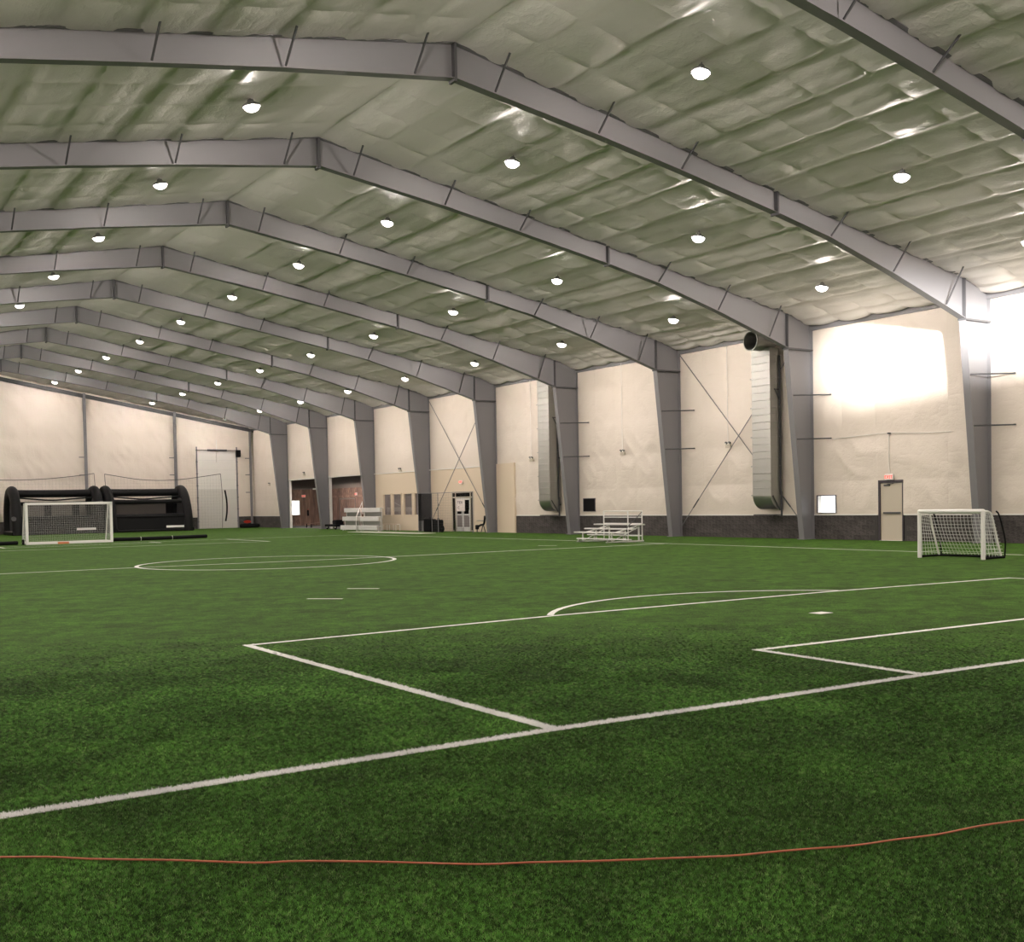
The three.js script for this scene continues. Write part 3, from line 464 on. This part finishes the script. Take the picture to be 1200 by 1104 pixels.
{
  const zA = ZF, zB = zf(6), xb = 40.5, top = 4.3, an = structure('wall_annex_back', 'plywood-lined back wall of the side room'), ae = structure('wall_annex_end', 'plywood-lined end wall of the side room'), ac = structure('ceiling_annex', 'dark ceiling of the side room', 'ceiling'), af = structure('floor_annex', 'bare floor of the side room', 'floor'), aj = structure('trim_3', 'pale jambs and header of the two side room openings', 'trim');
  part('back_board', span(xb + 0.05, xb + 0.15, 0, top, zA - 0.1, zB + 0.1), M.dark, an); part('ceiling_board', span(W + 0.17, xb + 0.15, top, top + 0.1, zA - 0.1, zB + 0.1), M.dark, ac); part('upper_board', span(W + 0.17, xb, 3.2, top, zA + 0.01, zA + 0.06), M.dark, ae);
  const ap = structure('wall_annex_side', 'dark partition between office and side room'); part('partition_board', span(W + 0.17, xb + 0.1, 0, top, zB + 0.11, zB + 0.2), M.dark, ap);
  part('room_floor', span(W + 0.12, xb, -0.012, 0.004, zA, zB), M.mortar, af);
  let n = 0; const sheet = (g, to = an) => part('plywood_sheet', g, M.ply[Math.floor(hash(n++, 3, 9) * 3)], to);
  for (let z = zB; z > zA + 0.1; z -= 1.22) { sheet(span(xb, xb + 0.02, 0.02, 2.44, Math.max(zA, z - 1.21), z)); sheet(span(xb + 0.01, xb + 0.03, 2.45, 3.2, Math.max(zA, z - 1.21), z)); }
  const wz = [37.45, 38.6, 0.95, 2.25];
  for (const [a, b, c, d] of [[34.65, 35.86, 0.02, 3.2], [35.87, 36.6, 0.02, 3.2], [36.61, wz[0], 0.02, 3.2], [wz[0], wz[1], 0.02, wz[2]], [wz[0], wz[1], wz[3], 3.2], [wz[1], 39.5, 0.02, 3.2], [39.51, xb, 0.02, 3.2]]) sheet(span(a, b, c, d, zA + 0.01, zA + 0.035), ae);
  const w = structure('window_8', 'blazing white window in the plywood side room', 'window');
  part('window_frame', [span(wz[0], wz[1], wz[2], wz[2] + 0.05, zA, zA + 0.06), span(wz[0], wz[1], wz[3] - 0.05, wz[3], zA, zA + 0.06), span(wz[0], wz[0] + 0.05, wz[2], wz[3], zA, zA + 0.06), span(wz[1] - 0.05, wz[1], wz[2], wz[3], zA, zA + 0.06)], M.white, w);
  part('pane', span(wz[0], wz[1], wz[2], wz[3], zA + 0.02, zA + 0.026), M.glass, w);
  part('jamb_post', [zf(7) + 0.16, zf(8) + 0.16, zf(6) - 0.16].map(z => span(W - 0.02, W + 0.16, 0, 3.85, z - 0.05, z + 0.05)), M.trim, aj);
  part('opening_header', span(W - 0.03, W + 0.17, 3.8, 3.9, zf(8), zf(6)), M.trim, aj);
  const al = thing('added_strip_lamp', 'unseen strip lamp added to light the side room walls', 'lamp', [36.95, 3.05, -83.2]); part('shade', [rbox(0.5, 0.03, 1.8, 0.01, 0, 0.1, 0), rbox(0.03, 0.1, 1.8, 0.01, -0.25, 0.06, 0), rbox(0.03, 0.1, 1.8, 0.01, 0.25, 0.06, 0), rbox(0.5, 0.1, 0.03, 0.01, 0, 0.06, -0.9), rbox(0.5, 0.1, 0.03, 0.01, 0, 0.06, 0.9)], M.white, al); part('chain', [-0.7, 0.7].map(z => rod(V(0, 0.1, z), V(0, top - 3.055, z), 0.008)), M.steelDark, al); part('tube', rod(V(0, 0.02, -0.8), V(0, 0.02, 0.8), 0.03, 10), S({ color: lin(0.9, 0.9, 0.9), emissive: LAMP_COLOR, emissiveIntensity: 4 }), al);  // added lamp, hidden behind a column; its shade keeps the upper boards dim
  const all = new THREE.PointLight(LAMP_COLOR, 70, 0, 2); all.position.set(36.95, 3.03, -83.2); all.castShadow = true; scene.add(all);  // added fill light for the plywood, set at the unseen lamp
  exitSign([38.95, 2.62, ZF + 0.04], 0, 'lit exit sign beside the blazing window in the plywood room');
  exitSign([xb - 0.005, 2.66, -83.9], NX, 'lit exit sign on the plywood wall behind the grey bleachers');
  const pd = thing('plywood_door', 'dark framed plywood door behind the grey bleachers', 'door', [xb, 0, -85.6], NX);
  part('door_frame', [box(0.1, 2.35, 0.06, -1.5, 1.175, 0.03), box(0.1, 2.35, 0.06, 1.5, 1.175, 0.03), box(3.1, 0.12, 0.06, 0, 2.3, 0.03)], M.dark, pd); part('door_leaf', box(2.9, 2.2, 0.03, 0, 1.12, 0.02), M.ply[1], pd);
  const cb = thing('cardboard_box', 'brown cardboard box on the low platform in the plywood room', 'box', [37.0, 0.36, -82.6], 0.3); part('carton', rbox(0.6, 0.4, 0.45, 0.01, 0, 0.2, 0), M.orangePrint.clone(), cb); cb.children[0].material.color.setRGB(0.2, 0.11, 0.05);
  const pf = thing('low_platform', 'low pale platform cart in the plywood room', 'platform', [36.6, 0, -82.3], 0); part('deck', rbox(2.4, 0.06, 1.1, 0.01, 0, 0.33, 0), M.ply[2], pf); for (const [a, b] of [[-1.1, -0.45], [1.1, -0.45], [-1.1, 0.45], [1.1, 0.45]]) part('leg', cyl(0.04, 0.3, a, 0.15, b, 8), M.black, pf);
  const fx = thing('fire_extinguisher', 'dark extinguisher hanging below the exit sign in plywood room', 'extinguisher', [39.3, 1.1, ZF + 0.17]); part('cylinder', [cyl(0.08, 0.45, 0, 0, 0, 12), new THREE.SphereGeometry(0.08, 12, 6).translate(0, 0.225, 0)], M.black, fx); part('valve', rbox(0.05, 0.08, 0.05, 0.01, 0, 0.33, 0), M.red, fx); part('wall_bracket', box(0.12, 0.04, 0.12, 0, 0.05, -0.07), M.steelDark, fx);
}

// ---------------------------------------------------------------- tall sectional door in the end wall
{
  const d = structure('door_3', 'tall white sectional door in the far end wall', 'door'), [a, b, , h] = DH, z = ZF + 0.02, n = 8;
  for (let i = 0; i < n; i++) { const s = part('door_section', [rbox(b - a - 0.1, h / n - 0.012, 0.05, 0.006, (a + b) / 2, (i + 0.5) * h / n, z), ...(i < 5 ? [0.1, 0.5, 0.9] : []).map(t => box(0.04, 0.12, 0.02, a + 0.1 + t * (b - a - 0.2), (i + 0.5) * h / n, z + 0.03))], i < 4 ? M.tan.clone() : M.trim, d); if (i < 4) s.material.color.setRGB(0.6, 0.58, 0.54); }
  for (const x of [a, b]) { const t = part('track', span(x - 0.05, x + 0.05, 0, h + 0.3, z - 0.02, z + 0.12), M.steel, d); for (let i = 0; i < 6; i++) part('track_bracket', box(0.16, 0.05, 0.04, x, 0.6 + i, z + 0.1), M.steelDark, t); }
  part('torsion_shaft', [rod(V(a - 0.1, h + 0.02, z + 0.2), V(b + 0.1, h + 0.02, z + 0.2), 0.03), rod(V(a + 0.9, h + 0.02, z + 0.2), V(b - 0.9, h + 0.02, z + 0.2), 0.08, 10)], M.steelDark, d); part('centre_bracket', span((a + b) / 2 - 0.03, (a + b) / 2 + 0.03, h - 1.0, h + 0.9, z - 0.01, z + 0.08), M.trim, d);
  part('motor_box', rbox(0.36, 0.6, 0.3, 0.03, b + 0.1, h - 0.25, z + 0.2), M.black, d, 'black door motor');
}
// ---------------------------------------------------------------- goals
function netPanel(p00, p10, p01, p11, nu, nv, r, bow = 0, out = V(0, 0, 0)) {   // strands between four corners
  const at = (u, v) => { const p = p00.clone().multiplyScalar((1 - u) * (1 - v)).addScaledVector(p10, u * (1 - v)).addScaledVector(p01, (1 - u) * v).addScaledVector(p11, u * v); return p.addScaledVector(out, bow * Math.sin(Math.PI * u) * Math.sin(Math.PI * v)); }, g = [];
  const strand = f => { for (let i = 0; i < 6; i++) g.push(rod(f(i / 6), f((i + 1) / 6), r, 3)); };
  for (let i = 1; i < nu; i++) strand(t => at(i / nu, t)); for (let j = 1; j < nv; j++) strand(t => at(t, j / nv)); return g;
}
{
  const g = thing('soccer_goal', 'small white portable goal with white net before the exit door wall', 'goal', [25.42, 0, -17.54]), hz = 0.93, h = 1.23, R = 0.055, dt = 0.42, db = 0.92;
  for (const s of [-1, 1]) part('post', [rod(V(0, 0.0, s * hz), V(0, h, s * hz), R, 14), new THREE.SphereGeometry(R, 12, 8).translate(0, h, s * hz)], M.white, g);
  part('crossbar', rod(V(0, h, -hz), V(0, h, hz), R, 14), M.white, g);
  for (const s of [-1, 1]) {
    part('back_stay', tube([V(0, h, s * hz), V(dt * 0.7, h - 0.02, s * hz * 0.97), V(dt, h - 0.12, s * hz * 0.97), V(dt + 0.12, 0.75, s * hz * 0.98), V(db - 0.12, 0.05, s * hz * 0.98)], 0.025, 8, 24), M.white, g);
    part('ground_bar', rod(V(0.02, 0.035, s * hz), V(db, 0.035, s * hz), 0.032, 10), M.black, g, 'black ground bar');
    part('strap', tube([V(db + 0.02, 0.05, s * hz), V(db - 0.02, 0.5, s * (hz + 0.03)), V(dt + 0.25, 1.1, s * (hz + 0.02)), V(dt + 0.15, 1.22, s * hz)], 0.022, 6), M.black, g, 'black net strap');
  }
  part('rear_ground_bar', rod(V(db, 0.035, -hz), V(db, 0.035, hz), 0.032, 10), M.black, g, 'black ground bar');
  const A = s => V(0, h, s * hz), B = s => V(dt, h - 0.08, s * hz), C = s => V(db, 0.06, s * hz), E0 = s => V(0, 0.06, s * hz), r = 0.0055;
  const n = part('net', [...netPanel(C(-1), C(1), B(-1), B(1), 18, 12, r, 0.12, V(-1, 0, 0)), ...netPanel(B(-1), B(1), A(-1), A(1), 18, 4, r), ...netPanel(E0(-1), C(-1), A(-1), B(-1), 7, 12, r), ...netPanel(E0(1), C(1), A(1), B(1), 7, 12, r)], M.net, g);
}
{
  const g = thing('soccer_goal', 'large white goal with fine net in front of the black inflatable cage', 'goal', [12.76, 0, -60.35]), hx = 2.08, h = 2.08, R = 0.06, dt = 0.6, db = 1.3;
  for (const s of [-1, 1]) { part('post', box(0.12, h + 0.06, 0.12, s * hx, (h + 0.06) / 2, 0), M.white, g); part('ground_bar', rod(V(s * hx, 0.06, 0), V(s * hx, 0.06, -db), 0.05, 10), M.white, g); part('back_stay', rod(V(s * hx, h, -dt), V(s * hx, 0.06, -db), 0.03, 8), M.white, g); part('top_stay', rod(V(s * hx, h, 0), V(s * hx, h, -dt), 0.035, 8), M.white, g); }
  part('crossbar', box(2 * hx, 0.12, 0.12, 0, h, 0), M.white, g); const fb = part('front_ground_bar', box(2 * hx, 0.1, 0.1, 0, 0.05, 0), M.white, g); part('warning_label', box(0.55, 0.104, 0.104, -0.35, 0.052, 0.0), M.orangePrint, fb, 'orange warning label');
  part('rear_ground_bar', rod(V(-hx, 0.06, -db), V(hx, 0.06, -db), 0.05, 10), M.white, g);
  part('wheel', [cyl(0.14, 0.08, 0, 0, 0, 14).rotateZ(Math.PI / 2).translate(-hx - 0.16, 0.14, -0.2)], M.black, g, 'black transport wheel'); part('wheel_arm', box(0.2, 0.06, 0.06, -hx - 0.1, 0.14, -0.2), M.white, g);
  const r = 0.0032, A = s => V(s * hx, h, 0), B = s => V(s * hx, h, -dt), C = s => V(s * hx, 0.08, -db), E0 = s => V(s * hx, 0.08, 0);
  part('net', [...netPanel(C(-1), C(1), B(-1), B(1), 46, 24, r, 0.1, V(0, 0, 1)), ...netPanel(B(-1), B(1), A(-1), A(1), 46, 7, r), ...netPanel(E0(-1), C(-1), A(-1), B(-1), 14, 24, r), ...netPanel(E0(1), C(1), A(1), B(1), 14, 24, r)], M.net, g);
}
// ---------------------------------------------------------------- black inflatable cages
function cage(x0, x1, label, midBar) {
  const zb = -88.6, zm = -86.8, t = thing('inflatable_cage', label, 'inflatable cage', [x0, 0, 0]), L = x1 - x0, R = 0.36;
  const prof = [[-85.2, 0], [-85.25, 0.9], [-85.55, 1.9], [-86.1, 2.75], [-86.9, 3.2], [-87.8, 2.95], [-88.4, 2.1], [-88.6, 1.0], [-88.6, 0]];
  for (const x of [R, L - R]) {
    const a = part('arch_tube', tube(prof.map(p => V(x, Math.max(p[1], 0.0) + 0.02, p[0])), R, 14, 40), M.blackVinyl, t);
    part('side_mesh', new THREE.ShapeGeometry(new THREE.Shape(prof.map(p => new THREE.Vector2(-p[0], p[1] + 0.02)))).rotateY(Math.PI / 2).translate(x, 0, 0), M.sideMesh, a);
    part('foot', rbox(0.8, 0.3, 3.9, 0.1, x, 0.15, -86.9), M.blackVinyl, t);
  }
  const bar = (n, y, z, r) => part(n, tube([V(R, y, z), V(L * 0.3, y - 0.02, z), V(L * 0.7, y - 0.02, z), V(L - R, y, z)], r, 12), M.blackVinyl, t);
  bar('ridge_tube', 3.02, -86.75, 0.28); bar('front_tube', 1.2, -85.3, 0.19); bar('rear_tube', 2.3, -88.35, 0.14);
  if (midBar) bar('middle_tube', 2.32, -85.75, 0.16);
  part('strap', tube([V(R, 2.72, -86), V(L * 0.25, 2.6, -86), V(L * 0.45, 2.5, -86), V(L * 0.65, 2.58, -86), V(L - R, 2.7, -86)], 0.06, 6), M.black, t);
  part('front_panel', [rbox(L - 2 * R, 1.12, 0.12, 0.05, L / 2, 0.57, -85.22), rbox(L - 2 * R, 0.16, 0.3, 0.07, L / 2, 0.1, -85.1)], M.blackVinyl, t);
  part('white_print', box(1.45, 0.16, 0.012, L - 1.35, 0.36, -85.15), M.white, t, 'strip of white print');
  part('rear_mesh', [span(R, L - R, 0.05, 2.3, -88.36, -88.34)], M.rearMesh, t);
  for (const x of midBar ? [L * 0.86] : [L * 0.47, L * 0.78]) part('mesh_pocket', box(0.5, 0.85, 0.05, x, 1.75, -88.3), M.black, t);
  part('blower_port', [cyl(0.16, 0.2, 0, 0, 0, 12).rotateX(Math.PI / 2).translate(0.1, 1.2, -85.0)], M.steelDark, t);
}
M.sideMesh = S({ color: lin(0.02, 0.02, 0.022), roughness: 0.7, side: THREE.DoubleSide });
M.rearMesh = S({ color: lin(0.13, 0.115, 0.105), roughness: 0.8, side: THREE.DoubleSide });
cage(14.1, 20.55, 'black inflatable practice cage standing behind the large white goal', false);
cage(20.65, 27.1, 'black inflatable practice cage with a middle tube, beside the tall white door', true);
// nets hung along the end wall
function hungNet(pts, bottom, label) {
  const t = thing('hanging_net', label, 'net', [0, 0, 0]);
  part('cable', tube(pts.map(p => V(p[0], p[1], ZF + 0.7)), 0.028, 6), M.steelDark, t);
  const g = [], a = pts[0][0], b = pts[pts.length - 1][0], yAt = x => { for (let i = 0; i + 1 < pts.length; i++) if (x <= pts[i + 1][0] + 1e-6) { const k = (x - pts[i][0]) / (pts[i + 1][0] - pts[i][0]); return pts[i][1] + k * (pts[i + 1][1] - pts[i][1]); } return pts[pts.length - 1][1]; };
  for (let x = a; x <= b + 0.01; x += 0.25) g.push(rod(V(x, bottom, ZF + 0.7), V(x, yAt(x) - 0.02, ZF + 0.7), 0.0025, 3)); for (let y = bottom; y < 4; y += 0.25) g.push(rod(V(a, y, ZF + 0.7), V(b, y, ZF + 0.7), 0.0025, 3));
  part('netting', g, M.steelDark, t);
  for (const x of [a, b]) part('edge_rope', tube([V(x, yAt(x), ZF + 0.7), V(x + 0.1, 2.4, ZF + 0.72), V(x + 0.04, bottom, ZF + 0.7)], 0.02, 6), M.steelDark, t);
  return t;
}
hungNet([[9, 4.3], [14.4, 4.12], [17.5, 4.2], [20.4, 4.5], [21.1, 4.62]], 0.05, 'thin net slung on a cable above the cage behind the white goal');
{ const t = hungNet([[21.9, 4.56], [24.9, 4.1], [27.7, 4.1], [31.3, 4.56]], 0.05, 'thin net slung on a cable across the tall white door'); part('rolled_net_edge', tube([V(31.62, 3.2, ZF + 0.75), V(31.75, 2.3, ZF + 0.75), V(31.75, 1.4, ZF + 0.75), V(31.62, 0.6, ZF + 0.75)], 0.07, 8), M.black, t, 'black gathered net edge'); }
for (const [pts, l] of [[[[5, -60], [8, -60.3], [10.35, -61.2]], 'black rolled net on turf reaching the goal from the left'], [[[15.1, -61.6], [16.6, -61.3], [18.4, -61.6], [20.6, -62.4]], 'black rolled net on turf between the goal and tall door']]) { const t = thing('rolled_net', l, 'rolled net', [0, 0, 0]); part('roll', tube(pts.map(p => V(p[0], 0.1, p[1])), 0.1, 8), M.black, t); part('tie', pts.slice(1, -1).map(p => new THREE.TorusGeometry(0.105, 0.015, 6, 12).rotateY(Math.PI / 2).translate(p[0], 0.1, p[1])), M.trim, t); }

// ---------------------------------------------------------------- bleachers
{
  const t = thing('bleachers', 'open aluminium bleachers of thin planks before the black window', 'bleachers', [27.7, 0, -35.2]);
  const rows = [[0.1, 0.40, -1.6, 1.6], [0.8, 0.53, -1.8, 1.25], [1.5, 0.69, -2.05, 1.0]], feet = [[-0.12, 0.15, -1.15, 2.1], [0.7, 0.28, -1.5, 1.8]];
  for (const [x, y, a, b] of rows) part('seat_plank', rbox(0.27, 0.05, b - a, 0.012, x, y, (a + b) / 2), M.alu, t);
  for (const [x, y, a, b] of feet) part('foot_plank', rbox(0.24, 0.045, b - a, 0.012, x, y, (a + b) / 2), M.alu, t);
  for (const z of [-1.15, 0.75]) part('support_frame', [plate(V(-0.2, 0.03, z), V(1.75, 0.03, z), 0.05, 0.05), plate(V(0.1, 0.03, z), V(0.1, 0.38, z), 0.05, 0.05), plate(V(0.8, 0.03, z), V(0.8, 0.51, z), 0.05, 0.05), plate(V(1.5, 0.03, z), V(1.5, 0.67, z), 0.05, 0.05), plate(V(0.1, 0.36, z), V(1.5, 0.65, z), 0.05, 0.05), plate(V(0.1, 0.05, z), V(1.5, 0.6, z), 0.03, 0.03), plate(V(-0.12, 0.03, z), V(-0.12, 0.13, z), 0.05, 0.05), plate(V(0.7, 0.03, z), V(0.7, 0.27, z), 0.05, 0.05)], M.alu, t);
  for (const z of [-1.95, -0.35, 0.55]) part('guard_post', rod(V(1.85, 0.0, z), V(1.85, 1.26, z), 0.025, 8), M.alu, t);
  for (const y of [1.24, 0.98, 0.72]) part('guard_rail', rod(V(1.85, y, -1.95), V(1.85, y, 0.55), 0.02, 8), M.alu, t);
  part('stair_rail', tube([V(1.85, 1.2, 0.55), V(1.2, 0.95, 0.95), V(0.7, 0.6, 1.0), V(0.7, 0.28, 1.0)], 0.018, 6), M.steelDark, t);
}
{
  const t = thing('bleachers', 'grey bleachers with closed risers in front of the plywood opening', 'bleachers', [32.2, 0, -66.6]);
  for (const [a, b, dz] of [[-2.6, -0.2, 0], [0.15, 2.9, 0]]) for (let i = 0; i < 3; i++) {
    const x = 0.1 + i * 0.55, y = 0.06 + i * 0.58, s = -i * 0.85;
    part('seat_plank', [rbox(0.3, 0.04, b - a, 0.01, x, y + 0.28, (a + b) / 2 + s), rbox(0.04, 0.28, b - a, 0.01, x - 0.14, y + 0.15, (a + b) / 2 + s)], M.alu, t);
    if (i < 2) part('riser', rbox(0.03, 0.32, b - a - 0.3, 0.008, x + 0.3, y + 0.44, (a + b) / 2 + s - 0.3), M.galv, t);
    part('support_post', [a + 0.1, b - 0.1].map(z => span(x - 0.03, x + 0.03, 0, y + 0.27, z + s - 0.03, z + s + 0.03)), M.alu, t);
  }
  part('aisle_rail', [rod(V(-0.1, 0.0, -0.05), V(-0.1, 0.9, -0.05), 0.022), rod(V(-0.1, 0.9, -0.05), V(1.1, 1.95, -1.5), 0.022), rod(V(1.1, 1.1, -1.5), V(1.1, 1.95, -1.5), 0.022)], M.alu, t);
}
// ---------------------------------------------------------------- things along the office wall
{
  const x = 32.7, t = thing('net_frame', 'freestanding black net frame before the beige office wall', 'net frame', [0, 0, 0]);
  for (const z of [-59.2, -57.55, -56.8, -52.9]) part('post', rod(V(x, 0, z), V(x, 2.36, z), 0.022, 8), M.steel, t);
  part('top_rail', tube([V(x, 2.36, -59.2), V(x, 2.33, -57), V(x, 2.34, -55), V(x, 2.34, -52.9)], 0.02, 6), M.steel, t);
  part('net_bunch', [box(0.03, 2.28, 0.28, x + 0.04, 1.2, -59.06)], M.blackNet = S({ color: lin(0.03, 0.03, 0.03), roughness: 0.8 }), t, 'gathered black netting');
  const g = []; for (let z = -59.2; z < -57.5; z += 0.035) g.push(rod(V(x, 0.7, z), V(x, 2.34, z), 0.008, 3)); for (let y = 0.7; y < 2.34; y += 0.05) g.push(rod(V(x, y, -59.2), V(x, y, -57.5), 0.008, 3)); part('dense_netting', g, M.black, t);
  const h = []; for (let z = -57.5; z < -52.9; z += 0.15) h.push(rod(V(x, 0.05, z), V(x, 2.34, z), 0.003, 3)); for (let y = 0.1; y < 2.34; y += 0.15) h.push(rod(V(x, y, -57.5), V(x, y, -52.9), 0.003, 3)); part('netting', h, M.steelDark, t);
  const bg = [[33.25, -58.75, 0.78, 0.9, 'large black equipment bag behind the net frame'], [33.25, -57.75, 0.74, 0.55, 'slim black equipment bag behind the net frame']];
  for (const [bx, bz, bh, bw, l] of bg) { const b = thing('equipment_bag', l, 'bag', [bx, 0, bz]); part('body', rbox(0.45, bh, bw, 0.08, 0, bh / 2, 0), M.black, b); part('handle', new THREE.TorusGeometry(0.1, 0.018, 6, 12, Math.PI).rotateY(Math.PI / 2).translate(0, bh, 0), M.black, b); }
  const hl = thing('helmet_bag', 'small round black bag at the foot of the net frame post', 'bag', [33.0, 0, -56.9]); part('body', new THREE.SphereGeometry(0.2, 14, 10).scale(0.8, 1.1, 0.7).translate(0, 0.21, 0), M.black, hl); part('strap', new THREE.TorusGeometry(0.09, 0.014, 6, 12).translate(0, 0.44, 0), M.black, hl);
  const pm = thing('pitching_machine', 'small black wheeled machine with raised arm by glass doors', 'machine', [33.85, 0, -53.95]); part('arm', tube([V(0, 0.3, -0.3), V(0, 0.42, 0.0), V(0, 0.5, 0.38), V(0, 0.95, 0.5)], 0.06, 8), M.black, pm); part('head', rbox(0.16, 0.26, 0.2, 0.04, 0, 0.3, -0.36), M.black, pm); part('tray', rbox(0.3, 0.05, 0.6, 0.015, 0, 0.68, 0.15), M.galv, pm); part('leg', [rod(V(0, 0, -0.36), V(0, 0.2, -0.36), 0.03), rod(V(-0.15, 0, 0.3), V(0, 0.48, 0.3), 0.025), rod(V(0.15, 0, 0.3), V(0, 0.48, 0.3), 0.025)], M.steelDark, pm);
  const mt = thing('floor_mat', 'pale flat mat on turf along the office wall', 'mat', [30.9, 0, -59.6]); part('mat', rbox(1.3, 0.025, 9, 0.01, 0, 0.02, 0), S({ color: lin(0.5, 0.52, 0.42), roughness: 0.8 }), mt);
  const fb = thing('low_bench', 'low pale pipe bench under the office windows', 'bench', [33.5, 0, -64.6]); part('rail', [rod(V(0, 0.42, -1), V(0, 0.42, 1), 0.02), rod(V(0.3, 0.42, -1), V(0.3, 0.42, 1), 0.02)], M.orangePrint.clone(), fb); for (const z of [-0.9, 0, 0.9]) part('leg', [rod(V(0, 0, z), V(0, 0.42, z), 0.018), rod(V(0.3, 0, z), V(0.3, 0.42, z), 0.018), rod(V(0, 0.42, z), V(0.3, 0.42, z), 0.018)], M.trim, fb); fb.children[0].material.color.setRGB(0.6, 0.45, 0.36);
  const dk = thing('wheeled_cart', 'low black wheeled cart beside the grey bleachers', 'cart', [33.6, 0, -73.2]); part('deck', rbox(0.8, 0.16, 1.9, 0.04, 0, 0.3, 0), M.black, dk); part('load', [rbox(0.6, 0.35, 0.7, 0.1, 0, 0.52, 0.45)], M.black, dk); for (const [a, b] of [[-0.3, -0.7], [0.3, -0.7], [-0.3, 0.7], [0.3, 0.7]]) { const w = part('wheel', new THREE.TorusGeometry(0.12, 0.05, 8, 16).rotateY(Math.PI / 2).translate(a, 0.17, b), M.black, dk); part('hub', cyl(0.06, 0.06, 0, 0, 0, 10).rotateZ(Math.PI / 2).translate(a - 0.02, 0.17, b), M.alu, w); }
  const dm = thing('duffel_bag', 'long black duffel on turf in the far corner', 'bag', [33.2, 0, -89.3], 0.15); part('body', new THREE.CapsuleGeometry(0.18, 1.5, 6, 12).rotateZ(Math.PI / 2).translate(0, 0.18, 0), M.black, dm); part('handle', new THREE.TorusGeometry(0.12, 0.02, 6, 12, Math.PI).translate(0.55, 0.26, 0), M.black, dm);
  const rd = thing('equipment_bag', 'red bag lying on the black duffel in the far corner', 'bag', [33.0, 0.4, -89.3]); part('body', new THREE.SphereGeometry(0.3, 16, 10).scale(1.1, 0.45, 0.7).translate(0, 0.12, 0), M.red, rd); part('strap', new THREE.TorusGeometry(0.12, 0.018, 6, 12, Math.PI).translate(0, 0.22, 0), M.black, rd);
}
// ---------------------------------------------------------------- orange cord in the foreground
{
  const p = [[0.3, -6.2], [0.62, -5.9], [0.84, -5.71], [1.04, -5.56], [1.21, -5.44], [1.49, -5.16], [1.8, -4.88], [1.97, -4.78], [2.28, -4.53], [2.63, -4.27], [2.81, -4.12], [3.07, -3.95], [3.41, -3.75], [3.62, -3.63], [3.78, -3.57], [3.97, -3.49], [4.17, -3.4], [4.4, -3.34], [4.63, -3.27], [4.91, -3.23], [5.17, -3.16], [5.7, -3.0], [6.6, -2.9]];
  const c = thing('extension_cord', 'thin orange cord lying across the foreground turf', 'cord', [0, 0, 0]); part('cord', tube(p.map(([x, z], i) => V(x, 0.026 - ([4, 9].includes(i) ? 0.012 : 0), z)), 0.005, 8, 200), M.orange, c);
}
//@@END@@
scene.traverse(o => { if (o.isMesh) { o.castShadow = true; o.receiveShadow = true; } });
renderer.render(scene, camera);
